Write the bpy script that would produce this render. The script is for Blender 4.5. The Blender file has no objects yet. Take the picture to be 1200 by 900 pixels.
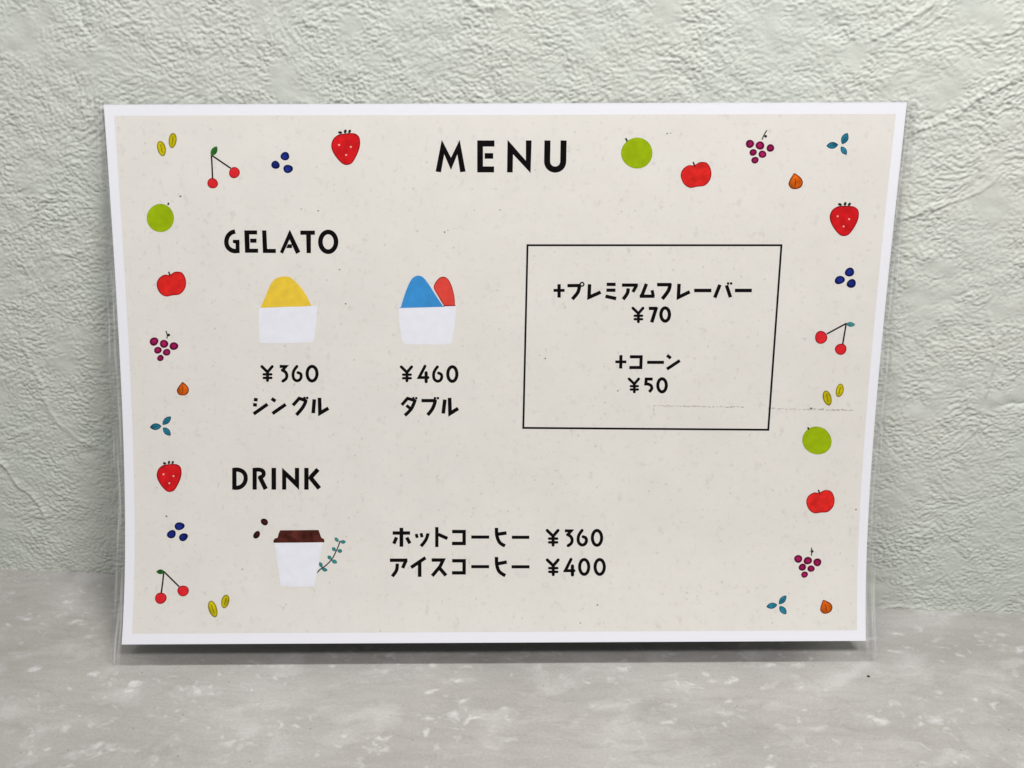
import bpy, bmesh, math, random
import numpy as np
from mathutils import Matrix, Vector

# ------------------------------------------------------------------ camera, world, lamps
scn = bpy.context.scene
F_PX, CAM_Y, CAM_Z, YAW, PITCH, ROLL = 1149.171028, -0.373505, 0.245474, -0.063738, 0.372228, 0.008514
def cam_basis():
    fw = np.array([math.sin(YAW)*math.cos(PITCH), math.cos(YAW)*math.cos(PITCH), -math.sin(PITCH)])
    r = np.array([math.cos(YAW), -math.sin(YAW), 0.0])
    u = np.cross(r, fw)
    c, s = math.cos(ROLL), math.sin(ROLL)
    return c*r + s*u, -s*r + c*u, fw
CR, CU, CF = cam_basis()
CC = np.array([0.0, CAM_Y, CAM_Z])
cam = bpy.data.cameras.new('camera')
cam.sensor_fit = 'HORIZONTAL'; cam.sensor_width = 36.0; cam.lens = 36.0*F_PX/1200.0
cam.clip_start = 0.01; cam.clip_end = 50
cam_o = bpy.data.objects.new('camera', cam); scn.collection.objects.link(cam_o)
cam_o.matrix_world = Matrix(((CR[0], CU[0], -CF[0], CC[0]), (CR[1], CU[1], -CF[1], CC[1]),
                             (CR[2], CU[2], -CF[2], CC[2]), (0, 0, 0, 1)))
scn.camera = cam_o
scn.cycles.max_bounces = 6; scn.cycles.transparent_max_bounces = 16
scn.render.resolution_x = 1024; scn.render.resolution_y = 768

world = bpy.data.worlds.new('World'); scn.world = world; world.use_nodes = True
wb = world.node_tree.nodes['Background']
wb.inputs['Color'].default_value = (0.96, 0.98, 1.0, 1); wb.inputs['Strength'].default_value = 0.215

def area(name, loc, target, sx, sy, power, col):
    l = bpy.data.lights.new(name, 'AREA'); l.shape = 'RECTANGLE'; l.size = sx; l.size_y = sy
    l.energy = power; l.color = col
    o = bpy.data.objects.new(name, l); scn.collection.objects.link(o)
    o.location = loc
    o.rotation_euler = (Vector(target) - Vector(loc)).to_track_quat('-Z', 'Y').to_euler()
    return o
# ceiling lamps of the shop, out of frame above
area('ceiling_lamp_right', (0.26, -0.38, 0.74), (0, -0.02, 0.12), 0.20, 0.20, 4.65, (1.0, 0.98, 0.96))
area('ceiling_lamp_left', (-0.30, -0.36, 0.76), (0, -0.02, 0.12), 0.20, 0.20, 1.75, (1.0, 0.99, 0.97))

vs = scn.view_settings
vs.view_transform = 'Standard'; vs.look = 'None'; vs.exposure = 0.0; vs.gamma = 1.0; vs.use_curve_mapping = False

rng = np.random.default_rng(7)
random.seed(7)

# ------------------------------------------------------------------ helpers
def srgb(r, g, b):
    f = lambda c: (c/255/12.92) if c/255 <= 0.04045 else ((c/255+0.055)/1.055)**2.4
    return (f(r), f(g), f(b), 1.0)

def new_mat(name):
    m = bpy.data.materials.new(name); m.use_nodes = True
    nt = m.node_tree
    return m, nt, nt.nodes['Principled BSDF']

def N(nt, typ, **kw):
    n = nt.nodes.new(typ)
    for k, v in kw.items():
        if k.startswith('i_'):
            n.inputs[k[2:].replace('_', ' ')].default_value = v
        else:
            setattr(n, k, v)
    return n

def ramp(nt, fac, stops):
    n = nt.nodes.new('ShaderNodeValToRGB')
    e = n.color_ramp.elements
    while len(e) < len(stops): e.new(0.5)
    for k, (p, c) in enumerate(stops):
        e[k].position = p
        e[k].color = c if len(c) == 4 else (*c, 1)
    nt.links.new(fac, n.inputs['Fac'])
    return n

def mixc(nt, fac, a, b, blend='MIX'):
    n = nt.nodes.new('ShaderNodeMix'); n.data_type = 'RGBA'; n.blend_type = blend
    def put(sock, v):
        if hasattr(v, 'is_output'): nt.links.new(v, sock)
        else: sock.default_value = v
    put(n.inputs[0], fac); put(n.inputs[6], a); put(n.inputs[7], b)
    return n.outputs[2]

def math_n(nt, op, a, b=None):
    n = nt.nodes.new('ShaderNodeMath'); n.operation = op
    for i, v in enumerate((a, b)):
        if v is None: continue
        if hasattr(v, 'is_output'): nt.links.new(v, n.inputs[i])
        else: n.inputs[i].default_value = v
    return n.outputs[0]

def link_obj(name, me, mats=(), parent=None):
    o = bpy.data.objects.new(name, me); scn.collection.objects.link(o)
    for m in mats: me.materials.append(m)
    if parent is not None: o.parent = parent
    return o

# ------------------------------------------------------------------ wall: embossed wallpaper with real relief
TS = 1280; CELL = 0.0004                     # height tile, 0.512 m
FX=np.fft.fftfreq(TS,CELL)[None,:]; FY=np.fft.fftfreq(TS,CELL)[:,None]; FR=np.hypot(FX,FY)+1e-9
def filt(H):
    n=np.fft.ifft2(np.fft.fft2(rng.standard_normal((TS,TS)))*H).real
    return n/n.std()
def low(scale): return filt(np.exp(-(FR**2)*(scale**2)*4))
def broad(f0,f1,theta=None,spread=.5):
    H=(1-np.exp(-(FR/f0)**4))*np.exp(-(FR/f1)**2)/FR**0.35
    if theta is not None:
        a=np.arctan2(FY,FX)-(theta+math.pi/2); a=(a+math.pi/2)%math.pi-math.pi/2
        H=H*(np.exp(-(a/spread)**2)+0.12)
    return filt(H)
ang=0.45+low(.011)*.6
d=np.zeros((TS,TS));ws=d.copy()
for k in range(6):
    th=math.pi*k/6; w=np.cos(ang-th)**10+1e-4
    d+=w*broad(240,740,th,.8); ws+=w*w
d/=np.sqrt(ws)
iso=broad(265,860)
mx=np.clip(.30+.30*low(.010),.02,.8)
rel=(mx*d+(1-mx)*iso)/np.sqrt(mx**2+(1-mx)**2)
step=np.tanh(rel*1.6)+0.35*np.abs(broad(210,520))
amp=0.12+1.0*np.clip(.75+1.0*(.55+.45*low(.0055)+.45*low(.014)),0,1)*np.clip(.85+.2*low(.01),.5,1.3)
height=0.00015*amp*(step+0.2*broad(800,1500)) +0.00010*low(.004)
# creases
crease=np.zeros((TS,TS))
for k in range(80):
    x0, y0 = rng.uniform(0,TS,2); a0=rng.choice([.5,.75,-.6,.15,2.4])+rng.normal(0,.35)
    L=rng.uniform(50,280); n=int(L*2)
    aa=a0+rng.normal(0,.006)*np.arange(n)*.5+np.cumsum(rng.normal(0,.07,n))
    px=x0+np.cumsum(np.cos(aa))*.5; py=y0+np.cumsum(np.sin(aa))*.5
    env=np.sin(np.linspace(0,math.pi,n))**.6*rng.uniform(.4,1.)*np.clip(1+.5*np.cumsum(rng.normal(0,.12,n)),.2,1.3)
    sg=rng.choice([1,1,-1])
    for dd in range(-6,10):
        prof=math.exp(-(dd/1.1)**2) if dd<=0 else math.exp(-(dd/3.2))-0.0
        ix=np.round(px-np.sin(aa)*dd).astype(int)%TS; iy=np.round(py+np.cos(aa)*dd).astype(int)%TS
        t=sg*prof*env; c=crease[iy,ix]; crease[iy,ix]=np.where(abs(t)>abs(c),t,c)
crease=np.fft.ifft2(np.fft.fft2(crease)*np.exp(-((FR*CELL)**2)*2*(math.pi*.75)**2)).real
height = 1.32*height + 0.00105*crease

def grid_lines(a, b, fine_a, fine_b, fine, grow=1.15, cap=0.02):
    g = list(np.arange(fine_a, fine_b + fine/2, fine))
    s = fine; x = g[-1]
    while x < b:
        s = min(s*grow, cap); x += s; g.append(min(x, b))
    s = fine; x = g[0]; left = []
    while x > a:
        s = min(s*grow, cap); x -= s; left.append(max(x, a))
    return np.array(left[::-1] + g)
gx = grid_lines(-0.75, 0.75, -0.275, 0.265, 0.0004)
gz = grid_lines(-0.06, 0.75, -0.004, 0.262, 0.0004)
GX, GZ = np.meshgrid(gx, gz)
ti = GX/CELL; tj = GZ/CELL
i0 = np.floor(ti).astype(int); j0 = np.floor(tj).astype(int); fx_ = ti - i0; fz_ = tj - j0
g = lambda j, i: height[j % TS, i % TS]
hh = (g(j0, i0)*(1-fx_)*(1-fz_) + g(j0, i0+1)*fx_*(1-fz_) + g(j0+1, i0)*(1-fx_)*fz_ + g(j0+1, i0+1)*fx_*fz_)
co = np.stack([GX, -hh, GZ], -1).reshape(-1, 3)
nz, nx = GX.shape
idx = np.arange(nz*nx).reshape(nz, nx)
quads = np.stack([idx[:-1, :-1], idx[:-1, 1:], idx[1:, 1:], idx[1:, :-1]], -1).reshape(-1, 4)
# slab body behind the relief
def slab_close(co, quads, idx, depth):
    loop = np.concatenate([idx[0, :], idx[1:, -1], idx[-1, -2::-1], idx[-2:0:-1, 0]])
    back = co[loop].copy(); back[:, 1] = depth
    b0 = len(co); nb = len(loop); nxt = np.roll(np.arange(nb), -1)
    side = np.stack([loop, b0 + np.arange(nb), b0 + nxt, loop[nxt]], -1)
    return np.concatenate([co, back]), np.concatenate([quads, side])
co2, q2 = slab_close(co, quads, idx, 0.03)
me = bpy.data.meshes.new('wall')
me.vertices.add(len(co2)); me.vertices.foreach_set('co', co2.ravel())
me.loops.add(q2.size); me.loops.foreach_set('vertex_index', q2.ravel())
me.polygons.add(len(q2)); me.polygons.foreach_set('loop_start', np.arange(0, q2.size, 4))
me.update(calc_edges=True)
me.polygons.foreach_set('use_smooth', np.ones(len(q2), bool))
m_wall, nt, b = new_mat('embossed_wallpaper')
tc = N(nt, 'ShaderNodeTexCoord')
n1 = N(nt, 'ShaderNodeTexNoise', i_Scale=9.0, i_Detail=4.0, i_Roughness=0.6)
nt.links.new(tc.outputs['Object'], n1.inputs['Vector'])
c1 = ramp(nt, n1.outputs['Fac'], [(0.3, srgb(212, 213, 205)), (0.7, srgb(206, 212, 203))])
nt.links.new(c1.outputs['Color'], b.inputs['Base Color'])
b.inputs['Roughness'].default_value = 0.62
b.inputs['Specular IOR Level'].default_value = 0.35
n2 = N(nt, 'ShaderNodeTexNoise', i_Scale=1500.0, i_Detail=3.0)
nt.links.new(tc.outputs['Object'], n2.inputs['Vector'])
bp = N(nt, 'ShaderNodeBump', i_Strength=0.25, i_Distance=0.0003)
nt.links.new(n2.outputs['Fac'], bp.inputs['Height']); nt.links.new(bp.outputs['Normal'], b.inputs['Normal'])
wall = link_obj('wall', me, [m_wall]); wall['kind'] = 'structure'

# ------------------------------------------------------------------ counter: grey stone-patterned laminate
def counter_mesh():
    bm = bmesh.new()
    bmesh.ops.create_cube(bm, size=1.0)
    x0, x1, y0, y1, z0, z1 = -0.75, 0.75, -0.60, 0.012, -0.035, 0.0
    for v in bm.verts:
        v.co = Vector(((x0+x1)/2 + v.co.x*(x1-x0), (y0+y1)/2 + v.co.y*(y1-y0), (z0+z1)/2 + v.co.z*(z1-z0)))
    e = [e for e in bm.edges if all(abs(v.co.y - y0) < 1e-6 for v in e.verts)]
    bmesh.ops.bevel(bm, geom=e, offset=0.004, segments=3, affect='EDGES')
    me = bpy.data.meshes.new('counter'); bm.to_mesh(me); bm.free()
    return me
m_ct, nt, b = new_mat('stone_laminate')
tc = N(nt, 'ShaderNodeTexCoord')
def coords(scale, distort=0.0, dscale=20.0, loc=(0, 0, 0), rotz=0.0):
    mp = N(nt, 'ShaderNodeMapping', vector_type='TEXTURE'); mp.inputs['Scale'].default_value = tuple(1/k for k in scale)
    mp.inputs['Location'].default_value = loc; mp.inputs['Rotation'].default_value = (0, 0, rotz)
    src = tc.outputs['Object']
    if distort:
        dn = N(nt, 'ShaderNodeTexNoise', i_Scale=dscale, i_Detail=3.0)
        nt.links.new(tc.outputs['Object'], dn.inputs['Vector'])
        sub = N(nt, 'ShaderNodeVectorMath', operation='SUBTRACT'); sub.inputs[1].default_value = (0.5, 0.5, 0.5)
        nt.links.new(dn.outputs['Color'], sub.inputs[0])
        sc = N(nt, 'ShaderNodeVectorMath', operation='SCALE'); sc.inputs['Scale'].default_value = distort
        nt.links.new(sub.outputs[0], sc.inputs[0])
        ad = N(nt, 'ShaderNodeVectorMath', operation='ADD')
        nt.links.new(src, ad.inputs[0]); nt.links.new(sc.outputs[0], ad.inputs[1]); src = ad.outputs[0]
    nt.links.new(src, mp.inputs['Vector'])
    return mp.outputs['Vector']
def noise(vec, scale, detail=5.0, rough=0.6):
    n = N(nt, 'ShaderNodeTexNoise', i_Scale=scale, i_Detail=detail, i_Roughness=rough)
    nt.links.new(vec, n.inputs['Vector']); return n.outputs['Fac']
cloud = noise(coords((0.7, 1.3, 1), 0.03, 15), 16.0, 6.0, 0.62)
base = ramp(nt, cloud, [(0.30, srgb(160, 157, 154)), (0.50, srgb(177, 174, 171)), (0.72, srgb(193, 191, 189))]).outputs['Color']
warm = noise(coords((1, 1, 1), 0.02, 20, (3, 1, 0)), 14.0, 3.0)
base = mixc(nt, ramp(nt, warm, [(0.45, (0, 0, 0)), (0.7, (0.5, 0.5, 0.5))]).outputs['Color'], base, srgb(184, 180, 174))
streak = noise(coords((1.0, 5.0, 1), 0.01, 40, (0, 2, 0)), 60.0, 5.0, 0.65)
base = mixc(nt, ramp(nt, streak, [(0.42, (0, 0, 0)), (0.62, (0.22, 0.22, 0.22))]).outputs['Color'], base, srgb(150, 146, 142))
# pale smears
smear = noise(coords((1.0, 1.5, 1), 0.03, 30, (7, 2, 0), 0.25), 42.0, 4.0, 0.55)
base = mixc(nt, ramp(nt, smear, [(0.53, (0, 0, 0)), (0.70, (0.5, 0.5, 0.5))]).outputs['Color'], base, srgb(208, 206, 205))
# white flecks in drifts
def flecks(scale, lo, hi, seed, strength, rot):
    v = N(nt, 'ShaderNodeTexVoronoi', feature='F1', i_Scale=scale, i_Randomness=1.0)
    nt.links.new(coords((0.55, 1.0, 1), 0.010, 170, (seed, seed*0.7, 0), rot), v.inputs['Vector'])
    spot = ramp(nt, v.outputs['Distance'], [(0.10, (1, 1, 1)), (0.36, (0, 0, 0))]).outputs['Color']
    drift = ramp(nt, noise(coords((1, 1.6, 1), 0.02, 20, (seed*2, seed, 0), 0.3), 22.0, 3.0), [(lo, (0, 0, 0)), (hi, (1, 1, 1))]).outputs['Color']
    pick = math_n(nt, 'GREATER_THAN', math_n(nt, 'FRACT', math_n(nt, 'MULTIPLY', v.outputs['Color'], 7.0)), 0.45)
    f = math_n(nt, 'MULTIPLY', math_n(nt, 'MULTIPLY', spot, drift), pick)
    return math_n(nt, 'MULTIPLY', f, strength)
base = mixc(nt, flecks(165.0, 0.43, 0.56, 1.3, 0.60, 0.45), base, srgb(226, 225, 226))
base = mixc(nt, flecks(270.0, 0.44, 0.58, 4.1, 0.50, -0.6), base, srgb(222, 221, 222))
# thin dark veins and pin specks
vein = noise(coords((0.6, 1.4, 1), 0.02, 25, (1, 5, 0)), 18.0, 5.0, 0.5)
va = math_n(nt, 'ABSOLUTE', math_n(nt, 'SUBTRACT', vein, 0.5))
base = mixc(nt, ramp(nt, va, [(0.0, (0.13, 0.13, 0.13)), (0.010, (0, 0, 0))]).outputs['Color'], base, srgb(120, 115, 110))
pv = N(nt, 'ShaderNodeTexVoronoi', feature='F1', i_Scale=260.0); nt.links.new(tc.outputs['Object'], pv.inputs['Vector'])
pk = math_n(nt, 'GREATER_THAN', math_n(nt, 'FRACT', math_n(nt, 'MULTIPLY', pv.outputs['Color'], 11.0)), 0.86)
ps = math_n(nt, 'MULTIPLY', math_n(nt, 'LESS_THAN', pv.outputs['Distance'], 0.09), pk)
base = mixc(nt, math_n(nt, 'MULTIPLY', ps, 0.6), base, srgb(95, 90, 86))
fine = noise(coords((1, 1, 1)), 900.0, 2.0)
base = mixc(nt, 0.08, base, ramp(nt, fine, [(0.3, (0.05, 0.05, 0.05)), (0.7, (0.9, 0.9, 0.9))]).outputs['Color'], 'OVERLAY')
nt.links.new(base, b.inputs['Base Color'])
b.inputs['Roughness'].default_value = 0.34
b.inputs['Specular IOR Level'].default_value = 0.4
bp = N(nt, 'ShaderNodeBump', i_Strength=0.12, i_Distance=0.0003)
nt.links.new(fine, bp.inputs['Height']); nt.links.new(bp.outputs['Normal'], b.inputs['Normal'])
counter = link_obj('counter', counter_mesh(), [m_ct]); counter['kind'] = 'structure'

# ------------------------------------------------------------------ the sheet's bent shape
PH, PW, FILM_B = 0.210, 0.297, 0.008          # A4 paper, clear film margin under it
XL, YL, TL0, TL1, YR, TR0, TR1, SKEW, BEND = -0.173852, -0.064233, 0.185649, 0.368316, -0.038736, 0.033371, 0.499344, -0.022663, 0.064386
SS = np.linspace(0, 0.225, 181)
def profile(y0, t0, t1):
    t = t0 + t1*np.exp(-SS/BEND); tm = (t[1:] + t[:-1])/2; ds = SS[1] - SS[0]
    return np.stack([y0 + np.r_[0, np.cumsum(np.sin(tm))*ds], np.r_[0, np.cumsum(np.cos(tm))*ds]], -1)
PRL, PRR = profile(YL, TL0, TL1), profile(YR, TR0, TR1)
XR = XL + math.sqrt(PW**2 - (YL - YR)**2)
def surf(u, s):
    """u 0..1 across the paper, s metres up from the film's foot"""
    u = np.asarray(u, float); s = np.asarray(s, float)
    yl = np.interp(s, SS, PRL[:, 0]); zl = np.interp(s, SS, PRL[:, 1])
    yr = np.interp(s, SS, PRR[:, 0]); zr = np.interp(s, SS, PRR[:, 1])
    return np.stack([XL + (XR - XL)*u + SKEW*s, yl + (yr - yl)*u, zl + (zr - zl)*u], -1)
def normal(u, s):
    e = 1e-3
    s = np.clip(s, 2e-3, 0.222)
    du = surf(np.asarray(u) + e, s) - surf(np.asarray(u) - e, s)
    dv = surf(u, np.asarray(s) + e) - surf(u, np.asarray(s) - e)
    n = np.cross(du, dv)
    return n/np.linalg.norm(n, axis=-1, keepdims=True)
def project(Pt):
    d = Pt - CC
    return np.stack([600 + F_PX*(d@CR)/(d@CF), 450 - F_PX*(d@CU)/(d@CF)], -1)
def pix_to_us(p):
    """photo pixel -> place on the sheet"""
    p = np.asarray(p, float).reshape(-1, 2)
    us = np.stack([(p[:, 0]-130)/900, (760 - p[:, 1])/640*0.21], -1)
    for _ in range(8):
        q = project(surf(us[:, 0], us[:, 1])); e = 1e-4
        a = (project(surf(us[:, 0]+e, us[:, 1])) - q)/e
        c = (project(surf(us[:, 0], us[:, 1]+e)) - q)/e
        r = p - q; det = a[:, 0]*c[:, 1] - a[:, 1]*c[:, 0]
        us[:, 0] += (r[:, 0]*c[:, 1] - r[:, 1]*c[:, 0])/det
        us[:, 1] += (a[:, 0]*r[:, 1] - a[:, 1]*r[:, 0])/det
        us[:, 1] = np.clip(us[:, 1], 0.0, 0.2245)
    return us
ROOT = np.array([(XL+XR)/2, (YL+YR)/2, 0.0])
def place(us, off):
    return surf(us[:, 0], us[:, 1]) + normal(us[:, 0], us[:, 1])*off - ROOT

menu = bpy.data.objects.new('menu_sheet', None); scn.collection.objects.link(menu)
menu.location = ROOT; menu.empty_display_size = 0.02
menu['label'] = 'laminated cream gelato and drink menu with fruit border leaning against the wall'
menu['category'] = 'menu'

def sheet_slab(name, u0, u1, s0, s1, off0, off1, mat, parent, nu=48, ns=170, rad=0.0):
    us, ss = np.linspace(u0, u1, nu+1), np.linspace(s0, s1, ns+1)
    if rad:                                   # extra lines along the paper's edge and in the corners
        us = np.concatenate([np.linspace(u0, 0, 7), np.linspace(0, 1, nu-11)[1:-1], np.linspace(1, u1, 7)])
        ss = np.concatenate([np.linspace(s0, FILM_B, 9), np.linspace(FILM_B, FILM_B+PH, ns-9)[1:-1], np.linspace(FILM_B+PH, s1, 3)])
        nu, ns = len(us)-1, len(ss)-1
    U, S = np.meshgrid(us, ss)
    if rad:                                   # rounded pouch corners
        W = (u1-u0)*PW; Hh = s1-s0
        X = (U-u0)*PW; Y = S-s0
        cx = np.clip(X, rad, W-rad); cy = np.clip(Y, rad, Hh-rad)
        dx, dy = X-cx, Y-cy
        m = np.maximum(np.abs(dx), np.abs(dy)); l = np.hypot(dx, dy)
        k = np.where(l > 1e-9, m/np.maximum(l, 1e-9), 1.0)
        U = u0 + (cx+dx*k)/PW; S = s0 + cy+dy*k
    q = np.stack([U.ravel(), S.ravel()], -1)
    wave = 0.0
    if rad:                                   # the fused rim ripples a little beyond the paper
        X = q[:, 0]*PW
        d = np.maximum.reduce([-X, X-PW, np.zeros(len(q))])
        wave = (d*(0.22*np.sin(q[:, 1]*61 + 1.0) + 0.16*np.sin(q[:, 1]*173)))[:, None]
    A = place(q, off1 + wave); B = place(q, off0 + wave)
    n = len(q); w = nu+1
    idx = np.arange(n).reshape(ns+1, w)
    f = np.stack([idx[:-1, :-1], idx[:-1, 1:], idx[1:, 1:], idx[1:, :-1]], -1).reshape(-1, 4)
    loop = np.concatenate([idx[0, :], idx[1:, -1], idx[-1, -2::-1], idx[-2:0:-1, 0]])
    nl = len(loop); k0 = np.arange(nl); k1 = np.roll(k0, -1)
    side = np.stack([2*n+k0, 2*n+nl+k0, 2*n+nl+k1, 2*n+k1], -1)
    me = bpy.data.meshes.new(name)
    me.from_pydata(np.concatenate([A, B, A[loop], B[loop]]).tolist(), [], np.concatenate([f, f[:, ::-1]+n, side]).tolist())
    me.update()
    sm = np.zeros(len(me.polygons), bool); sm[:2*len(f)] = True
    me.polygons.foreach_set('use_smooth', sm)
    # flat print coordinates in metres on the paper
    uv = me.uv_layers.new(name='sheet')
    li = np.empty(len(me.loops), int); me.loops.foreach_get('vertex_index', li)
    qq = np.concatenate([q, q, q[loop], q[loop]])*np.array([PW, 1.0])
    uv.data.foreach_set('uv', qq[li].astype(np.float32).ravel())
    return link_obj(name, me, [mat], parent)

# paper
m_paper, nt, b = new_mat('white_paper')
b.inputs['Base Color'].default_value = srgb(241, 241, 248); b.inputs['Roughness'].default_value = 0.6
b.inputs['Specular IOR Level'].default_value = 0.2
paper = sheet_slab('paper', 0, 1, FILM_B, FILM_B+PH, -0.00008, 0.0, m_paper, menu)
paper['label'] = 'white paper border of the menu'

# cream printed field
m_cream, nt, b = new_mat('cream_print')
uvn = N(nt, 'ShaderNodeUVMap', uv_map='sheet')
def un(scale, detail=4.0, rough=0.6, loc=(0, 0, 0), sc=(1, 1, 1)):
    mp = N(nt, 'ShaderNodeMapping'); mp.inputs['Location'].default_value = loc; mp.inputs['Scale'].default_value = sc
    nt.links.new(uvn.outputs['UV'], mp.inputs['Vector'])
    n = N(nt, 'ShaderNodeTexNoise', i_Scale=scale, i_Detail=detail, i_Roughness=rough)
    nt.links.new(mp.outputs['Vector'], n.inputs['Vector']); return n.outputs['Fac']
col = ramp(nt, un(45, 6, 0.7), [(0.3, srgb(227, 223, 217)), (0.7, srgb(233, 229, 223))]).outputs['Color']
col = mixc(nt, ramp(nt, un(420, 3, 0.6, (1, 0, 0)), [(0.58, (0, 0, 0)), (0.75, (0.36, 0.36, 0.36))]).outputs['Color'], col, srgb(196, 190, 181))
col = mixc(nt, ramp(nt, un(260, 3, 0.7, (3, 2, 0), (1, 0.6, 1)), [(0.60, (0, 0, 0)), (0.76, (0.36, 0.36, 0.36))]).outputs['Color'], col, srgb(184, 178, 170))
vf = N(nt, 'ShaderNodeTexVoronoi', feature='F1', i_Scale=330.0); nt.links.new(uvn.outputs['UV'], vf.inputs['Vector'])
pk = math_n(nt, 'GREATER_THAN', math_n(nt, 'FRACT', math_n(nt, 'MULTIPLY', vf.outputs['Color'], 13.0)), 0.86)
sp = math_n(nt, 'MULTIPLY', ramp(nt, vf.outputs['Distance'], [(0.05, (1, 1, 1)), (0.20, (0, 0, 0))]).outputs['Color'], pk)
col = mixc(nt, math_n(nt, 'MULTIPLY', sp, 0.28), col, srgb(130, 122, 114))
nt.links.new(col, b.inputs['Base Color']); b.inputs['Roughness'].default_value = 0.6
b.inputs['Specular IOR Level'].default_value = 0.2
cor = pix_to_us([(135, 135), (1049.5, 134), (153.6, 741.4), (1004.7, 739.6)])
cream = sheet_slab('printed_field', cor[[0, 2], 0].mean(), cor[[1, 3], 0].mean(), cor[2:, 1].mean(), cor[:2, 1].mean(),
                   0.00001, 0.00003, m_cream, menu)
cream['label'] = 'speckled cream printed field'

# clear laminating film; the fused rim round the paper is thicker, less clear plastic with painted sheen
def film_mat(name, clear, r0, rough, bump, bscale, ends=None, streaks=None):
    m = bpy.data.materials.new(name); m.use_nodes = True
    nt = m.node_tree; nt.nodes.clear()
    out = N(nt, 'ShaderNodeOutputMaterial')
    tr = N(nt, 'ShaderNodeBsdfTransparent'); tr.inputs['Color'].default_value = (clear, clear, clear, 1)
    if ends is not None:                           # the foot's painted shade clears towards the sheet's two corners
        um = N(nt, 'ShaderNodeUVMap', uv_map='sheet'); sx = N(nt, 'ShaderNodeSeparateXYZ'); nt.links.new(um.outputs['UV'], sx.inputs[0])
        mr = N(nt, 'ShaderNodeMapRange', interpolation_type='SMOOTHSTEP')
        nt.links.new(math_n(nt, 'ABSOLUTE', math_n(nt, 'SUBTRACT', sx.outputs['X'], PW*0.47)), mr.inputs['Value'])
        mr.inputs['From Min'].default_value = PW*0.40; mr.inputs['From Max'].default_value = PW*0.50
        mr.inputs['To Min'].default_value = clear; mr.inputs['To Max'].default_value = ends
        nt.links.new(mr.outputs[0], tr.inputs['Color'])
    gl = N(nt, 'ShaderNodeBsdfGlossy'); gl.inputs['Roughness'].default_value = rough
    geo = N(nt, 'ShaderNodeNewGeometry')           # Schlick reflectance, same from both sides of the film
    dp = N(nt, 'ShaderNodeVectorMath', operation='DOT_PRODUCT')
    nt.links.new(geo.outputs['Incoming'], dp.inputs[0]); nt.links.new(geo.outputs['Normal'], dp.inputs[1])
    gr = math_n(nt, 'POWER', math_n(nt, 'SUBTRACT', 1.0, math_n(nt, 'ABSOLUTE', dp.outputs['Value'])), 5.0)
    refl = math_n(nt, 'ADD', math_n(nt, 'MULTIPLY', gr, 0.6), r0)
    mx = N(nt, 'ShaderNodeMixShader')
    tcf = N(nt, 'ShaderNodeTexCoord')
    mp = N(nt, 'ShaderNodeMapping'); mp.inputs['Scale'].default_value = (1, 1, 0.35)
    nt.links.new(tcf.outputs['Object'], mp.inputs['Vector'])
    nf = N(nt, 'ShaderNodeTexNoise', i_Scale=bscale, i_Detail=3.0)
    nt.links.new(mp.outputs['Vector'], nf.inputs['Vector'])
    bf = N(nt, 'ShaderNodeBump', i_Strength=bump, i_Distance=0.001)
    nt.links.new(nf.outputs['Fac'], bf.inputs['Height']); nt.links.new(bf.outputs['Normal'], gl.inputs['Normal'])
    nt.links.new(refl, mx.inputs['Fac']); nt.links.new(tr.outputs[0], mx.inputs[1]); nt.links.new(gl.outputs[0], mx.inputs[2])
    last = mx.outputs[0]
    if streaks:                                    # whitish streaks painting highlights into the rim's colour
        um = N(nt, 'ShaderNodeUVMap', uv_map='sheet'); m2 = N(nt, 'ShaderNodeMapping')
        m2.inputs['Scale'].default_value = streaks; nt.links.new(um.outputs['UV'], m2.inputs['Vector'])
        n2 = N(nt, 'ShaderNodeTexNoise', i_Scale=1.0, i_Detail=2.0); nt.links.new(m2.outputs['Vector'], n2.inputs['Vector'])
        hz = ramp(nt, n2.outputs['Fac'], [(0.50, (0.02, 0.02, 0.02)), (0.72, (0.28, 0.28, 0.28))])
        df = N(nt, 'ShaderNodeBsdfDiffuse'); df.inputs['Color'].default_value = (0.85, 0.85, 0.86, 1)
        m3 = N(nt, 'ShaderNodeMixShader')
        nt.links.new(hz.outputs['Color'], m3.inputs['Fac']); nt.links.new(last, m3.inputs[1]); nt.links.new(df.outputs[0], m3.inputs[2])
        last = m3.outputs[0]
    nt.links.new(last, out.inputs['Surface'])
    return m
m_film = film_mat('clear_film', 0.995, 0.005, 0.24, 0.2, 55.0)
m_rim = film_mat('fused_film_rim', 0.975, 0.05, 0.12, 0.6, 160.0, None, (1100.0, 26.0, 1.0))
m_foot = film_mat('shaded_film_foot', 0.83, 0.03, 0.2, 0.6, 160.0, 0.975)  # film tinted darker to paint in the shade seen under the sheet
film = sheet_slab('laminating_film', -0.0038/PW, 1+0.0038/PW, 0.0, FILM_B+PH+0.0008, -0.00022, 0.00030, m_film, menu, 90, 90, 0.003)
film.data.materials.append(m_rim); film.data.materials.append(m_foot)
luv = film.data.uv_layers['sheet'].data
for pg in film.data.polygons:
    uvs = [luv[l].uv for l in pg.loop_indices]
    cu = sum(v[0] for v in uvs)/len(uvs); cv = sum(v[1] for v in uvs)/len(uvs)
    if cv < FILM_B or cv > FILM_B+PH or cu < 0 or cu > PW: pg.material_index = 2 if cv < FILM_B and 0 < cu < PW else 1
film['label'] = 'clear glossy laminating film with a margin below the paper'

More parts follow.
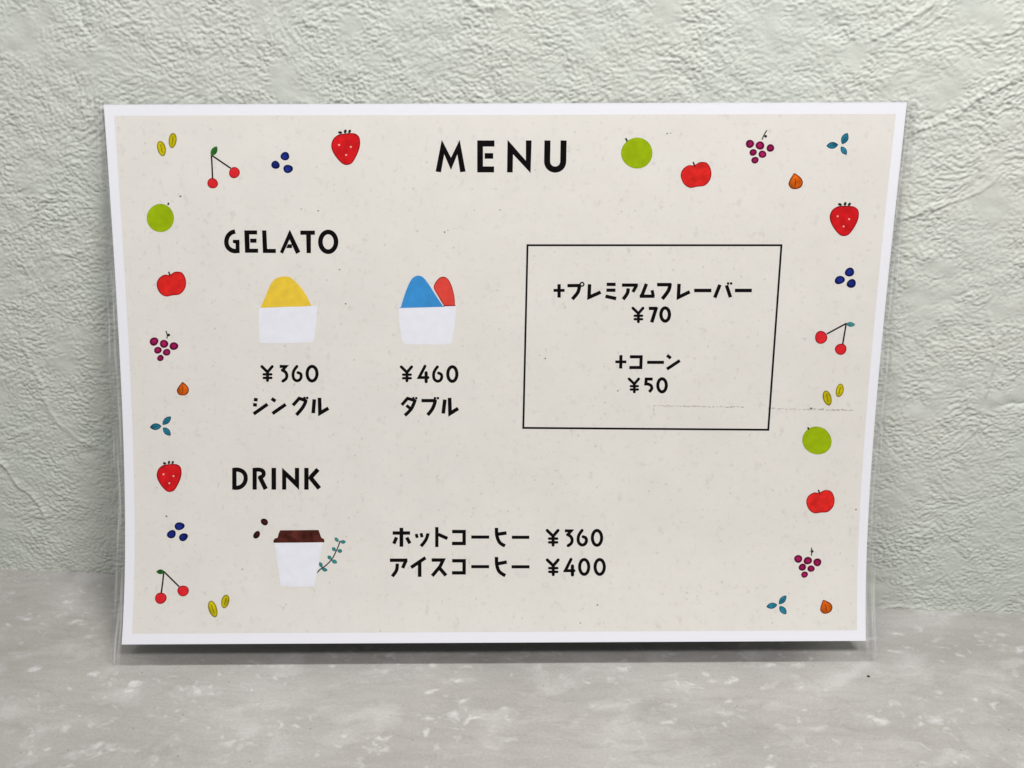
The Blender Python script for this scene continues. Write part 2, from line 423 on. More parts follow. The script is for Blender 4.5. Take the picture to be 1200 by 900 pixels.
# ------------------------------------------------------------------ flat print, traced on the sheet
def ink(name, rgb, var=0.10, scale=300.0):
    m, nt, b = new_mat(name)
    tc = N(nt, 'ShaderNodeTexCoord')
    n = N(nt, 'ShaderNodeTexNoise', i_Scale=scale, i_Detail=3.0); nt.links.new(tc.outputs['Object'], n.inputs['Vector'])
    c = srgb(*rgb)
    lo = tuple(x*(1-var*1.6) for x in c[:3]); hi = tuple(min(1, x*(1+var*1.6)+0.01*var) for x in c[:3])
    r = ramp(nt, n.outputs['Fac'], [(0.3, lo), (0.7, hi)])
    nt.links.new(r.outputs['Color'], b.inputs['Base Color'])
    b.inputs['Roughness'].default_value = 0.55; b.inputs['Specular IOR Level'].default_value = 0.05
    return m
INK = {
    'black': ink('black_ink', (12, 7, 10), 0.2), 'box': ink('box_line_ink', (20, 18, 20), 0.2),
    'red': ink('strawberry_red_ink', (212, 28, 34), 0.12), 'dred': ink('dark_red_ink', (146, 14, 26), 0.15),
    'cherry': ink('cherry_red_ink', (222, 40, 48), 0.08), 'apple': ink('apple_red_ink', (220, 40, 36), 0.14),
    'green': ink('green_apple_ink', (156, 182, 14), 0.07), 'lime': ink('green_apple_rim_ink', (140, 168, 10), 0.1),
    'leaf': ink('leaf_green_ink', (42, 104, 40), 0.25), 'dleaf': ink('dark_leaf_ink', (24, 46, 26), 0.2),
    'navy': ink('blueberry_ink', (26, 42, 128), 0.3), 'dnavy': ink('blueberry_rim_ink', (10, 14, 66), 0.2),
    'grape': ink('grape_ink', (158, 26, 88), 0.25), 'dgrape': ink('grape_rim_ink', (96, 8, 50), 0.2),
    'yellow': ink('yellow_bean_ink', (196, 182, 10), 0.2), 'olive': ink('bean_rim_ink', (134, 124, 8), 0.15),
    'orange': ink('orange_nut_ink', (206, 92, 14), 0.28), 'brown': ink('nut_rim_ink', (122, 42, 8), 0.2),
    'teal': ink('teal_leaf_ink', (42, 122, 148), 0.3), 'dteal': ink('teal_rim_ink', (14, 74, 98), 0.2),
    'scoop_y': ink('lemon_scoop_ink', (235, 200, 66), 0.05), 'scoop_b': ink('blue_scoop_ink', (62, 146, 212), 0.06),
    'scoop_r': ink('red_scoop_ink', (226, 74, 64), 0.05), 'scoop_rd': ink('red_scoop_rim_ink', (168, 34, 40), 0.12),
    'cup': ink('white_cup_ink', (236, 237, 246), 0.015), 'coffee': ink('coffee_brown_ink', (78, 34, 28), 0.35),
    'dcoffee': ink('dark_coffee_ink', (48, 16, 16), 0.2), 'sprig': ink('sprig_leaf_ink', (58, 128, 130), 0.2),
    'stem': ink('stem_ink', (40, 26, 26), 0.2), 'seed': ink('seed_ink', (244, 176, 160), 0.05),
    'scuff': ink('scuff_ink', (176, 169, 161), 0.1), 'fleck': ink('fleck_ink', (96, 84, 78), 0.3),
}
class Print:
    """collects flat shapes given in photo pixels and lays them on the sheet"""
    def __init__(self, org=(0, 0), sc=1.0, layer=0):
        self.org = np.array(org, float); self.sc = sc; self.v = []; self.f = []; self.m = []; self.mats = []
        self.layer = layer; self.k = 0
    def view(self, org, sc):
        self.org = np.array(org, float); self.sc = sc; return self
    def _add(self, pts, faces, mat, layer=None):
        q = self.org + np.asarray(pts, float)/self.sc
        off = 0.00005 + 0.000016*(self.layer if layer is None else layer) + 0.0000008*self.k
        self.k = (self.k + 1) % 14
        P_ = place(pix_to_us(q), off); b0 = len(self.v)
        self.v += P_.tolist()
        if mat not in self.mats: self.mats.append(mat)
        for f in faces: self.f.append([b0 + i for i in f]); self.m.append(self.mats.index(mat))
    def poly(self, pts, mat, layer=None):
        pts = np.asarray(pts, float)
        a = 0.5*np.sum(pts[:, 0]*np.roll(pts[:, 1], -1) - pts[:, 1]*np.roll(pts[:, 0], -1))
        if a > 0: pts = pts[::-1]             # face the viewer
        self._add(pts, [list(range(len(pts)))], mat, layer); return self
    def blob(self, pts, mat, layer=None, n=5, shrink=0.0):
        p = np.asarray(pts, float)
        if shrink:
            c = p.mean(0); d = p - c; l = np.linalg.norm(d, axis=1, keepdims=True); p = c + d*(1 - shrink/l)
        o = []
        for i in range(len(p)):
            a, b_, c, d = p[i-1], p[i], p[(i+1) % len(p)], p[(i+2) % len(p)]
            for t in np.arange(n)/n:
                o.append(0.5*(2*b_ + (c-a)*t + (2*a-5*b_+4*c-d)*t*t + (3*b_-a-3*c+d)*t**3))
        o = [q for i, q in enumerate(o) if np.linalg.norm(q - o[i-1]) > 1e-4]
        return self.poly(o, mat, layer)
    def oval(self, c, rx, ry, mat, rot=0.0, layer=None, n=22, wob=0.03):
        t = np.arange(n)*2*math.pi/n
        w = 1 + wob*np.sin(2*t + c[0]) + wob*0.7*np.sin(3*t + c[1])
        x, y = rx*w*np.cos(t), ry*w*np.sin(t)
        cr, sr = math.cos(rot), math.sin(rot)
        return self.poly(np.stack([c[0] + x*cr - y*sr, c[1] + x*sr + y*cr], -1), mat, layer)
    def leaf(self, a, b_, hw, mat, layer=None, inset=0.0):
        a, b_ = np.array(a, float), np.array(b_, float); d = b_-a; L = np.linalg.norm(d); d /= L; nrm = np.array([-d[1], d[0]])
        t = np.linspace(0, 1, 9); w = np.sin(math.pi*t)**0.75*(hw - inset)
        s = a + d*inset*1.4; L2 = L - inset*2.8
        up = [s + d*L2*k + nrm*ww for k, ww in zip(t, w)]
        dn = [s + d*L2*k - nrm*ww for k, ww in list(zip(t, w))[-2:0:-1]]
        return self.poly(up + dn, mat, layer)
    def line(self, pts, w, mat='black', closed=False, cap='flat', layer=None, smooth=0):
        p = np.asarray(pts, float)
        if smooth and len(p) > 2:
            o = []; n = len(p)
            for i in range(n-1):
                a, b_, c, d = p[max(i-1, 0)], p[i], p[i+1], p[min(i+2, n-1)]
                for t in np.arange(smooth)/smooth:
                    o.append(0.5*(2*b_ + (c-a)*t + (2*a-5*b_+4*c-d)*t*t + (3*b_-a-3*c+d)*t**3))
            p = np.array(o + [p[-1]])
        w = w + 0.22*self.sc if mat == 'black' else w   # ink spread
        n = len(p); h = w/2
        seg = (np.roll(p, -1, 0) - p); seg /= np.maximum(np.linalg.norm(seg, axis=1, keepdims=True), 1e-9)
        L_, R_ = [], []
        for i in range(n):
            if closed: d0, d1 = seg[i-1], seg[i]
            else: d0, d1 = seg[max(i-1, 0)], seg[min(i, n-2)]
            n0, n1 = np.array([-d0[1], d0[0]]), np.array([-d1[1], d1[0]])
            m = n0 + n1; m /= max(np.linalg.norm(m), 1e-6)
            k = h/max(m @ n1, 0.45)
            L_.append(p[i] + m*k); R_.append(p[i] - m*k)
        faces = []
        for i in range(n if closed else n-1):
            j = (i+1) % n; faces.append([n+i, i, j, n+j][::-1])
        self._add(L_ + R_, [f[::-1] for f in faces], mat, layer)
        if cap == 'round' and not closed:
            for e in (p[0], p[-1]): self.oval(e, h, h, mat, 0, layer, 12, 0)
        return self
    def ring(self, c, rx, ry, w, mat='black', n=30):
        t = np.arange(n)*2*math.pi/n
        return self.line(np.stack([c[0] + rx*np.cos(t), c[1] + ry*np.sin(t)], -1), w, mat, closed=True)
    def build(self, name, parent, label=None):
        me = bpy.data.meshes.new(name); me.from_pydata(self.v, [], self.f)
        me.polygons.foreach_set('material_index', self.m); me.update()
        o = link_obj(name, me, [INK[k] for k in self.mats], parent)
        if label: o['label'] = label
        return o

def yen(p, x, y, s=1.0, w=36):
    """yen sign around its fork point"""
    q = lambda *a: [(x + s*i, y + s*j) for i, j in a]
    p.line(q((-75, -73), (0, 0)), w*s, cap='round'); p.line(q((62, -73), (0, 0)), w*s, cap='round')
    p.line(q((0, -4), (0, 112)), w*s, cap='round')
    p.line(q((-50, 30), (50, 30)), 30*s, cap='round'); p.line(q((-50, 77), (50, 77)), 30*s, cap='round')
def digit6(p, x, y, s=1.0, w=36):
    p.line([(x + s*i, y + s*j) for i, j in ((0, -90), (-30, -50), (-48, -8), (-50, 42), (-35, 80), (2, 100), (40, 84), (57, 45), (48, 8), (14, -8))], w*s, cap='round', smooth=4)
def digit3(p, x, y, s=1.0, w=38):
    p.line([(x + s*i, y + s*j) for i, j in ((-45, -95), (38, -95), (-8, -45))], w*s)
    p.line([(x + s*i, y + s*j) for i, j in ((-10, -46), (30, -22), (50, 23), (37, 68), (-2, 98))], w*s, cap='round', smooth=4)

# --- headings
p = Print((500, 150), 6.667)
p.poly([(70, 340), (118, 92), (190, 232), (258, 92), (304, 340), (262, 346), (240, 205), (190, 328), (137, 205), (112, 346)], 'black')
p.poly([(395, 97), (530, 97), (530, 145), (440, 145), (440, 300), (527, 300), (527, 347), (395, 347)], 'black')
p.poly([(453, 196), (520, 196), (520, 240), (453, 240)], 'black')
p.poly([(628, 347), (632, 92), (775, 255), (775, 97), (820, 97), (812, 352), (675, 205), (672, 347)], 'black')
arc = [(1004 - 63*math.cos(a), 262 + 63*math.sin(a)) for a in np.linspace(0, math.pi, 13)]
p.line([(944, 97)] + arc + [(1070, 97)], 46)
p.build('title_lettering', menu, 'black word MENU printed as the title')
p = Print((250, 255), 7.5)
p.line([(192, 122), (158, 133), (128, 163), (115, 207), (122, 250), (148, 280), (180, 293), (206, 294)], 38, smooth=4)
p.poly([(172, 195), (230, 195), (232, 312), (196, 312), (196, 228), (172, 222)], 'black')
p.poly([(272, 112), (385, 112), (385, 148), (316, 148), (320, 273), (394, 273), (394, 309), (279, 309)], 'black')
p.poly([(322, 185), (380, 185), (380, 221), (325, 221)], 'black')
p.poly([(428, 112), (466, 112), (474, 275), (550, 275), (550, 311), (436, 311)], 'black')
p.poly([(672, 105), (765, 300), (728, 320), (670, 192), (612, 318), (585, 303)], 'black')
p.poly([(655, 234), (692, 234), (692, 268), (640, 268)], 'black')
p.poly([(765, 114), (893, 114), (893, 151), (858, 151), (858, 312), (820, 312), (816, 151), (765, 151)], 'black')
p.ring((1010, 213), 69, 87, 39)
p.build('heading_lettering', menu, 'black word GELATO')
p = Print((260, 535), 9.2308)
p.poly([(112, 122), (158, 122), (160, 358), (112, 358)], 'black')
p.line([(134, 143), (175, 142), (220, 158), (250, 192), (258, 238), (246, 284), (215, 320), (178, 336), (134, 338)], 44, smooth=4)
p.poly([(332, 122), (378, 122), (378, 358), (332, 358)], 'black')
p.line([(355, 143), (400, 141), (438, 153), (453, 182), (443, 210), (400, 232)], 42, smooth=4)
p.line([(408, 215), (475, 352)], 46)
p.line([(562, 122), (562, 358)], 48)
p.poly([(652, 120), (790, 248), (790, 122), (836, 122), (836, 362), (697, 224), (697, 358), (652, 358)], 'black')
p.line([(915, 122), (915, 358)], 46); p.line([(1040, 138), (958, 228)], 46); p.line([(948, 215), (1055, 345)], 46)
p.build('heading_lettering', menu, 'black word DRINK')

# --- gelato prices
p = Print((290, 415), 11.25)
yen(p, 265, 236); digit3(p, 470, 257); digit6(p, 652, 251); p.ring((852, 257), 65, 96, 40)
p.build('price_lettering', menu, 'black price of 360 yen under the yellow scoop')
p = Print((290, 415), 11.25)
p.line([(85, 597), (135, 603)], 42); p.line([(75, 665), (125, 672)], 42); p.line([(82, 788), (265, 660)], 44)
p.line([(318, 585), (370, 620)], 42); p.line([(330, 783), (505, 662)], 44)
p.line([(600, 675), (682, 583), (768, 612)], 42); p.line([(768, 598), (762, 640), (720, 715), (645, 802)], 44, smooth=3)
p.oval((750, 578), 18, 17, 'black'); p.oval((787, 577), 18, 17, 'black')
p.line([(882, 595), (867, 778)], 46); p.line([(950, 575), (956, 778), (1068, 712)], 46)
p.build('caption_lettering', menu, 'black katakana caption under the price of the single scoop')
p = Print((460, 415), 11.244)
yen(p, 190, 240)
p.line([(428, 158), (350, 308), (468, 308)], 36, cap='round'); p.line([(443, 245), (443, 362)], 40, cap='round')
digit6(p, 592, 257); p.ring((788, 262), 60, 96, 40)
p.build('price_lettering', menu, 'black price of 460 yen under the blue and red scoops')
p = Print((460, 415), 11.244)
p.line([(122, 670), (197, 583), (300, 612)], 40); p.line([(298, 598), (282, 650), (240, 730), (163, 808)], 42, smooth=3)
p.line([(182, 675), (238, 718)], 38); p.oval((275, 580), 17, 17, 'black'); p.oval((313, 580), 17, 17, 'black')
p.line([(382, 612), (572, 612)], 42); p.line([(562, 600), (555, 650), (520, 730), (462, 802)], 44, smooth=3)
p.oval((560, 580), 17, 17, 'black'); p.oval((598, 580), 17, 17, 'black')
p.line([(690, 598), (668, 782)], 46); p.line([(752, 575), (758, 782), (865, 715)], 46)
p.build('caption_lettering', menu, 'black katakana caption under the price of the double scoop')

# --- box
bx = [(600 + x/3.63, 270 + y/3.63) for x, y in ((66, 63), (1146, 63), (1090, 848), (48, 840))]
pts = []
for i in range(4):
    a, c = np.array(bx[i]), np.array(bx[(i+1) % 4])
    pts += [a + (c-a)*t for t in np.arange(12)/12]
Print().line(pts, 2.3, 'box', closed=True).build('box_outline', menu, 'thin black rectangle round the extra charges')
p = Print((640, 320), 9.2308)
p.line([(140, 120), (140, 265)], 34); p.line([(80, 187), (200, 187)], 30)
p.line([(230, 136), (372, 134)], 34); p.line([(362, 130), (345, 205), (283, 283)], 36, smooth=3); p.ring((388, 121), 20, 20, 13, n=16)
p.line([(470, 120), (464, 262), (590, 206)], 36)
p.line([(655, 122), (752, 122)], 34); p.line([(652, 185), (750, 185)], 34); p.line([(642, 250), (758, 276)], 36)
p.line([(820, 130), (992, 130)], 34); p.line([(980, 128), (938, 205)], 34); p.line([(888, 165), (878, 220), (832, 284)], 36, smooth=3)
p.line([(1085, 116), (1032, 252)], 36); p.line([(1012, 250), (1172, 250)], 34); p.line([(1146, 185), (1160, 252)], 32)
p.view((760, 320), 9.2308)
p.line([(92, 125), (248, 125)], 36); p.line([(234, 116), (215, 190), (148, 280)], 38, smooth=3)
p.line([(330, 116), (323, 262), (446, 202)], 36); p.line([(493, 188), (680, 188)], 36)
p.line([(772, 126), (716, 266)], 36); p.line([(843, 132), (886, 262)], 36); p.oval((860, 112), 14, 14, 'black'); p.oval((893, 112), 14, 14, 'black')
p.line([(934, 188), (1117, 188)], 36)
p.build('extra_lettering', menu, 'black katakana line after a plus sign for the premium flavour')
p = Print((640, 320), 9.2308)
yen(p, 998, 437, 0.80)
p.view((760, 320), 9.2308); p.line([(3, 382), (92, 382)], 34); p.line([(86, 368), (34, 533)], 36); p.ring((180, 448), 46, 71, 34)
p.build('price_lettering', menu, 'black price of 70 yen inside the box')
p = Print((710, 405), 12)
p.line([(212, 133), (208, 322)], 42); p.line([(133, 228), (288, 228)], 36)
p.line([(338, 157), (496, 157), (491, 308), (330, 308)], 42); p.line([(580, 235), (817, 235)], 42)
p.line([(860, 136), (914, 177)], 42); p.line([(858, 330), (1040, 210)], 42)
p.build('extra_lettering', menu, 'black katakana line after a plus sign for the cone')
p = Print((710, 405), 12)
yen(p, 400, 540, 1.0, 36)
p.line([(658, 470), (567, 470), (561, 540), (600, 540)], 40); p.line([(592, 540), (634, 562), (645, 605), (608, 652)], 40, smooth=4, cap='flat')
p.ring((790, 558), 60, 92, 42)
p.build('price_lettering', menu, 'black price of 50 yen inside the box')

# --- drinks
p = Print((450, 610), 12)
p.line([(122, 175), (367, 175)], 46); p.line([(245, 102), (245, 368)], 50); p.line([(176, 236), (138, 326)], 46); p.line([(320, 238), (364, 322)], 46)
p.line([(453, 188), (468, 243)], 40); p.line([(520, 177), (536, 235)], 40); p.line([(620, 180), (590, 270), (520, 362)], 44, smooth=3)
p.line([(743, 92), (743, 373)], 44); p.line([(762, 194), (893, 252)], 46)
p.line([(958, 155), (1127, 155), (1127, 322), (956, 322)], 46)
p.view((540, 610), 12)
p.line([(147, 232), (400, 232)], 42); p.line([(502, 102), (505, 200), (530, 280), (565, 325), (622, 356)], 46, smooth=3); p.line([(515, 192), (643, 174)], 46)
p.line([(718, 235), (963, 235)], 42)
p.build('drink_lettering', menu, 'black katakana line for hot coffee, upper of the two drinks')
p = Print((450, 610), 12)
p.line([(83, 558), (330, 558)], 46); p.line([(312, 556), (262, 668)], 46); p.line([(187, 605), (176, 700), (116, 785)], 46, smooth=3)
p.line([(380, 660), (584, 522)], 46); p.line([(502, 590), (502, 792)], 48)
p.line([(670, 555), (832, 555), (786, 650), (678, 778)], 46); p.line([(770, 655), (872, 773)], 48)
p.line([(958, 565), (1127, 565), (1127, 735), (956, 735)], 46)
p.view((540, 610), 12)
p.line([(147, 648), (398, 648)], 42); p.line([(502, 512), (505, 615), (530, 700), (570, 742), (626, 774)], 46, smooth=3); p.line([(515, 608), (647, 583)], 46)
p.line([(714, 650), (966, 650)], 42)
p.build('drink_lettering', menu, 'black katakana line for iced coffee, lower of the two drinks')
p = Print((630, 610), 12)
yen(p, 218, 220, 1.12); digit3(p, 432, 247, 1.08, 38); digit6(p, 625, 236, 1.08, 38); p.ring((835, 243), 65, 104, 42)
p.build('price_lettering', menu, 'black price of 360 yen beside the hot coffee')
p = Print((630, 610), 12)
yen(p, 220, 635, 1.12); p.line([(470, 545), (390, 705), (512, 705)], 40, cap='round'); p.line([(490, 638), (490, 765)], 44, cap='round')
p.ring((655, 652), 64, 104, 42); p.ring((873, 652), 65, 104, 42)
p.build('price_lettering', menu, 'black price of 400 yen beside the iced coffee')

# --- cups
p = Print((270, 300), 8)
p.blob([(268, 484), (268, 484), (400, 481), (680, 479), (812, 477), (812, 477), (806, 600), (790, 740), (775, 800), (700, 812), (420, 816), (300, 814), (276, 790), (268, 640)], 'cup', 0)
o = p.build('gelato_cup_print', menu, 'white cup with one yellow scoop')
Print((270, 300), 8, 1).blob([(284, 479), (284, 479), (330, 375), (375, 270), (420, 215), (480, 194), (548, 195), (610, 240), (680, 320), (730, 405), (758, 462), (758, 462), (690, 472), (450, 477)], 'scoop_y').build('scoop', o)
p = Print((440, 300), 8)
p.blob([(216, 482), (216, 482), (400, 480), (620, 474), (756, 470), (756, 470), (748, 600), (722, 760), (690, 822), (500, 828), (300, 826), (252, 790), (228, 660)], 'cup', 0)
o = p.build('gelato_cup_print', menu, 'white cup with a blue scoop and a red scoop')
q = Print((440, 300), 8, 1)
q.blob([(640, 466), (640, 466), (746, 462), (746, 462), (740, 380), (715, 280), (682, 218), (640, 194), (590, 212), (546, 290), (590, 380)], 'scoop_rd', 1)
q.blob([(640, 466), (640, 466), (746, 462), (746, 462), (740, 380), (715, 280), (682, 218), (640, 194), (590, 212), (546, 290), (590, 380)], 'scoop_r', 2, shrink=9)
q.build('scoop', o, 'red scoop')
Print((440, 300), 8, 3).blob([(238, 479), (238, 479), (272, 370), (310, 270), (350, 206), (400, 184), (447, 200), (500, 265), (560, 360), (632, 468), (632, 468), (450, 476)], 'scoop_b').build('scoop', o, 'blue scoop')
p = Print((260, 530), 5.294)
p.poly([(324, 562), (626, 560), (606, 670), (574, 832), (480, 834), (366, 831), (345, 690)], 'cup', 0)
o = p.build('coffee_cup_print', menu, 'white takeaway coffee cup')
Print((260, 530), 5.294, 1).poly([(319, 548), (330, 534), (346, 530), (352, 505), (362, 484), (600, 482), (610, 510), (617, 530), (634, 538), (637, 558), (480, 560), (321, 561)], 'coffee').build('lid', o, 'dark brown lid')
for c, rx, ry, rt in (((264, 432), 24, 20, 0.5), ((216, 512), 26, 19, -0.9)):
    p = Print((260, 530), 5.294); p.oval(c, rx, ry, 'dcoffee', rt, 0)
    p.line([(c[0]-12*math.cos(rt), c[1]-12*math.sin(rt)), (c[0]+12*math.cos(rt), c[1]+12*math.sin(rt))], 5, 'coffee', layer=1)
    p.build('coffee_bean_print', menu)
p = Print((260, 530), 5.294, 1)
p.line([(584, 754), (612, 725), (648, 700), (685, 660), (708, 615), (722, 585), (734, 548)], 7, 'stem', smooth=3)
o = p.build('leafy_sprig_print', menu, 'teal leafy sprig beside the coffee cup')
for a, c, w in (((724, 556), (700, 528), 11), ((734, 556), (770, 556), 12), ((706, 612), (684, 590), 12), ((716, 610), (748, 614), 13),
                ((680, 664), (656, 642), 12), ((680, 670), (716, 686), 13), ((622, 716), (606, 680), 11), ((618, 722), (656, 734), 12)):
    Print((260, 530), 5.294).leaf(a, c, w, 'sprig', 0).build('leaf', o)

# --- fruit border
def strawberry(cx, cy, sx, sy, rot=0.0):
    cr, sr = math.cos(rot), math.sin(rot)
    def T(a): return [(cx + ((x-378)*cr - (y-520)*sr)/15*sx, cy + ((x-378)*sr + (y-520)*cr)/15*sy) for x, y in a]
    out_ = T([(250, 268), (340, 250), (440, 240), (540, 248), (612, 305), (632, 410), (615, 520), (565, 645), (490, 765), (400, 802), (318, 778), (220, 680), (145, 560), (123, 450), (160, 340)])
    p = Print(); p.blob(out_, 'dred', 0); p.blob(out_, 'red', 1, shrink=1.3)
    o = p.build('strawberry_print', menu)
    for a, rx, ry, rt in (((280, 230), 36, 22, 0.2), ((370, 210), 24, 34, 0.2), ((446, 210), 22, 34, 0.5)):
        Print().oval(T([a])[0], rx/15*sx, ry/15*sy, 'dleaf', rt+rot, 2).build('leaf', o)
    for a in ((262, 450), (468, 482), (385, 625)):
        Print().oval(T([a])[0], 1.15, 1.15, 'seed', 0, 2, 10).build('seed', o)
strawberry(405.2, 174.6, 1.0, 1.0); strawberry(988.8, 258.6, 1.0, 0.96, 0.10); strawberry(198.2, 560, 0.86, 0.88, 0.02)

def cherries(org, s, leaf, stems, fruit, leafcol):
    p = Print(org, s)
    for (x, y, r) in fruit:
        p.oval((x, y), r, r, 'dred', 0, 0); p.oval((x, y), r*0.84, r*0.84, 'cherry', 0, 1)
    o = p.build('cherry_print', menu)
    for st in stems: Print(org, s).line(st, 1.75*s, 'stem', layer=2).build('stem', o)
    Print(org, s).leaf(leaf[0], leaf[1], leaf[2], leafcol, 3).build('leaf', o)
cherries((170, 145), 10, ((776, 378), (842, 264), 36), [[(778, 370), (786, 500), (792, 640)], [(782, 370), (1005, 522)]], [(792, 698, 62), (1047, 573, 65)], 'leaf')
cherries((920, 270), 5.625, ((402, 616), (462, 622), 16), [[(402, 618), (380, 748)], [(405, 612), (275, 682)]], [(237, 705, 42), (367, 783, 38)], 'sprig')
cherries((120, 590), 5, ((316, 400), (366, 400), 14), [[(360, 400), (354, 460), (345, 525)], [(360, 398), (450, 487)]], [(342, 555, 34), (473, 512, 33)], 'leaf')

def blueberries(org, s, lst):
    p = Print(org, s)
    for x, y, rx, ry in lst:
        p.oval((x, y), rx, ry, 'dnavy', -0.3, 0, wob=0.05); p.oval((x, y), rx*0.66, ry*0.66, 'navy', -0.3, 1)
    p.build('blueberry_print', menu)
blueberries((310, 165), 18, [(432, 325, 98, 86), (232, 508, 90, 86), (497, 592, 98, 92)])
blueberries((920, 270), 5.625, [(425, 275, 33, 28), (360, 327, 33, 28), (437, 350, 32, 28)])
blueberries((120, 590), 5, [(452, 133, 30, 23), (405, 180, 27, 24), (475, 197, 28, 22)])

def beans(org, s, lst):
    p = Print(org, s)
    for a, b_, hw in lst:
        a, b_ = np.array(a, float), np.array(b_, float); c = (a+b_)/2; d = b_-a; L = np.linalg.norm(d)/2; rt = math.atan2(d[1], d[0])
        p.oval(c, L, hw, 'olive', rt, 0); p.oval(c, L-0.13*hw*2, hw*0.74, 'yellow', rt, 1)
        p.line([c - d*0.25, c + d*0.28], hw*0.22, 'olive', layer=2)
    p.build('yellow_bean_print', menu)
beans((170, 145), 10, [((172, 198), (214, 382), 48), ((337, 108), (310, 284), 47)])
beans((900, 410), 4.5, [((302, 213), (322, 294), 22), ((385, 179), (371, 248), 21)])
beans((120, 590), 5, [((630, 570), (664, 666), 25), ((731, 534), (709, 613), 23)])

def green_apple(org, s, c, rx, ry, st):
    p = Print(org, s); p.oval(c, rx, ry, 'lime', 0.3, 0, 34, 0.012); p.oval(c, rx-0.7*s, ry-0.7*s, 'green', 0.3, 1, 34, 0.012)
    o = p.build('green_apple_print', menu)
    Print(org, s).line(st, 2.0*s, 'dleaf', layer=2).build('stem', o)
green_apple((640, 100), 5.4545, (580, 433), 99, 100, [(508, 338), (519, 358)])
green_apple((100, 100), 4, (352, 622), 64, 66, [(392, 551), (387, 560)])
green_apple((900, 410), 4.5, (258, 478), 78, 73, [(209, 408), (216, 420)])

def red_apple(cx, cy, k, rot=0.0, stem=True):
    cr, sr = math.cos(rot), math.sin(rot)
    T = lambda a: [(cx + k*((x-958)*cr - (y-573)*sr)/5.4545, cy + k*((x-958)*sr + (y-573)*cr)/5.4545) for x, y in a]
    out_ = T([(946, 510), (985, 490), (1030, 497), (1055, 545), (1050, 600), (1015, 640), (965, 648), (920, 655), (880, 630), (860, 580), (872, 538), (908, 511)])
    p = Print(); p.blob(out_, 'dred', 0); p.blob(out_, 'apple', 1, shrink=1.1)
    p.line(T([(947, 508), (951, 524)]), 0.8, 'dred', layer=2)
    o = p.build('red_apple_print', menu)
    if stem: Print().line(T([(940, 490), (948, 510)]), 1.7, 'stem', layer=2).build('stem', o)
red_apple(815.6, 205.1, 1.0); red_apple(200.8, 333.0, 0.96, 0.0); red_apple(961.3, 588, 0.92, 0.05)

def grapes(org, s, lst, stem, dot):
    p = Print(org, s)
    for x, y, r in lst:
        p.oval((x, y), r*1.06, r*0.98, 'dgrape', -0.3, 0); p.oval((x, y), r*0.6, r*0.55, 'grape', -0.3, 1)
    o = p.build('grape_print', menu)
    q = Print(org, s, 1); q.line(stem, 1.25*s, 'dleaf', smooth=3); q.oval(dot, 1.7*s, 1.6*s, 'dleaf'); q.build('stem', o)
grapes((865, 145), 11.25, [(155, 265, 54), (288, 287, 56), (425, 320, 50), (197, 378, 46), (320, 402, 50), (222, 480, 46)], [(315, 210), (340, 150), (378, 86)], (362, 165))
grapes((100, 300), 6.6667, [(537, 668, 33), (615, 686, 32), (692, 704, 32), (567, 736, 28), (636, 752, 28), (587, 797, 25)], [(638, 645), (640, 615), (630, 585)], (652, 617))
grapes((860, 600), 4.735, [(357, 260, 22), (410, 270, 22), (463, 279, 22), (380, 306, 20), (428, 314, 19), (392, 347, 18)], [(430, 242), (432, 220), (430, 198)], (434, 218))

def nut(cx, cy, k, rot=0.0):
    cr, sr = math.cos(rot), math.sin(rot)
    T = lambda a: [(cx + k*((x-757)*cr - (y-765)*sr)/11.25, cy + k*((x-757)*sr + (y-765)*cr)/11.25) for x, y in a]
    out_ = T([(740, 652), (800, 688), (840, 730), (852, 785), (822, 840), (760, 862), (700, 852), (664, 800), (680, 740), (710, 690)])
    p = Print(); p.blob(out_, 'brown', 0); p.blob(out_, 'orange', 1, shrink=1.3*k)
    p.line(T([(748, 720), (758, 770), (750, 825)]), 0.9, 'brown', layer=2, smooth=3)
    p.build('orange_nut_print', menu)
nut(932.3, 213, 1.0); nut(214.4, 456.2, 0.84, 0.10); nut(967.9, 711.4, 0.88, -0.20)

def leaf_trio(org, s, lst):
    for k, (a, b_, hw) in enumerate(lst):
        q = Print(org, s); q.leaf(a, b_, hw, 'dteal', 0); q.leaf(a, b_, hw, 'teal', 1, inset=hw*0.3)
        q.line([np.array(a)*0.75 + np.array(b_)*0.25, np.array(a)*0.25 + np.array(b_)*0.75], hw*0.16, 'dteal', layer=2)
        q.build('teal_leaf_print', menu)
leaf_trio((955, 145), 15, [((200, 392), (410, 368), 60), ((478, 360), (572, 160), 62), ((458, 400), (556, 545), 50)])
leaf_trio((120, 420), 4.5, [((250, 363), (312, 357), 18), ((317, 350), (362, 306), 16), ((320, 364), (360, 407), 16)])
leaf_trio((860, 600), 4.735, [((180, 526), (241, 514), 17), ((250, 512), (291, 463), 16), ((253, 522), (291, 567), 17)])

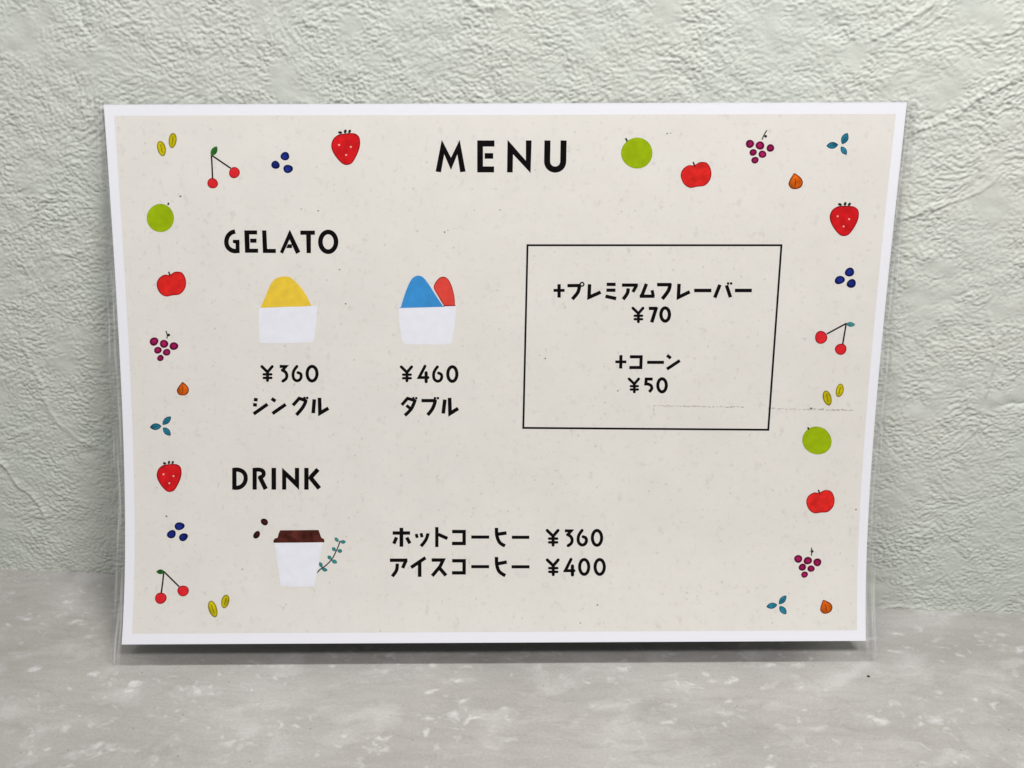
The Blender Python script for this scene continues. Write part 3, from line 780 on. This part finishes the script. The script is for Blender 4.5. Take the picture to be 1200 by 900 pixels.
# --- wear: faint broken scuff lines and a few dark flecks printed in the cream field
p = Print()
def broken(x0, y0, x1, y1, n, w, fill):
    t0 = 0.0
    for k in range(n):
        t1 = t0 + random.uniform(0.4, 1.6)/n*fill
        if t0 < 1:
            a = (x0 + (x1-x0)*t0, y0 + (y1-y0)*t0 + random.uniform(-.7, .7)); b_ = (x0 + (x1-x0)*min(t1, 1), y0 + (y1-y0)*min(t1, 1) + random.uniform(-.7, .7))
            p.line([a, b_], w*random.uniform(0.5, 1.2), 'scuff', layer=0)
        t0 = t1 + random.uniform(0.1, 0.9)/n
broken(766, 475.5, 872, 477, 34, 0.9, 1.2); broken(766, 476, 766.5, 490, 5, 0.8, 0.7); broken(900, 478.5, 1000, 481, 30, 0.8, 0.9)
broken(947, 479, 990, 480.5, 9, 1.3, 0.9);
p.oval((950.5, 478.5), 1.4, 1.1, 'fleck')
p.build('scuff_mark', menu, 'faint grey broken scuff lines across the box and its right side')['kind'] = 'stuff'
p = Print()
for x, y, r in ((211.4, 230, 1.3), (373, 247, 1.0), (353, 245, 0.7), (782, 156.5, 1.0), (786, 156, 0.7), (586, 246, 0.8), (521, 272, 1.0), (525, 270, 0.6),
                (195, 605, 1.2), (1003, 597, 1.0), (405, 356, 1.0), (398, 316, 0.9), (724, 458, 0.9), (639, 420, 0.9), (284, 667, 0.8), (700, 709, 1.0), (680, 730, 0.8)):
    p.oval((x, y), r, r*0.8, 'fleck', 0.4, 0, 8, 0.1)
p.build('dark_fleck', menu)['kind'] = 'stuff'

# ------------------------------------------------------------------ a crumb on the counter
def on_counter(px, py):
    d = CF*F_PX + CR*(px-600) + CU*(450-py)
    return CC + d*(-CC[2]/d[2])
c = on_counter(1017.5, 793)
bm = bmesh.new(); bmesh.ops.create_icosphere(bm, subdivisions=2, radius=0.00045)
for v in bm.verts:
    v.co *= random.uniform(0.75, 1.15); v.co.x *= 1.3; v.co.z = v.co.z*0.6 + 0.0003
    v.co.z = max(v.co.z, 0.0)
me = bpy.data.meshes.new('crumb'); bm.to_mesh(me); bm.free()
m_cr = ink('dark_crumb', (58, 48, 44), 0.3, 900)
crumb = link_obj('crumb', me, [m_cr]); crumb.location = (c[0], c[1], 0.00002)
crumb['label'] = 'tiny dark crumb lying on the grey counter'; crumb['category'] = 'crumb'
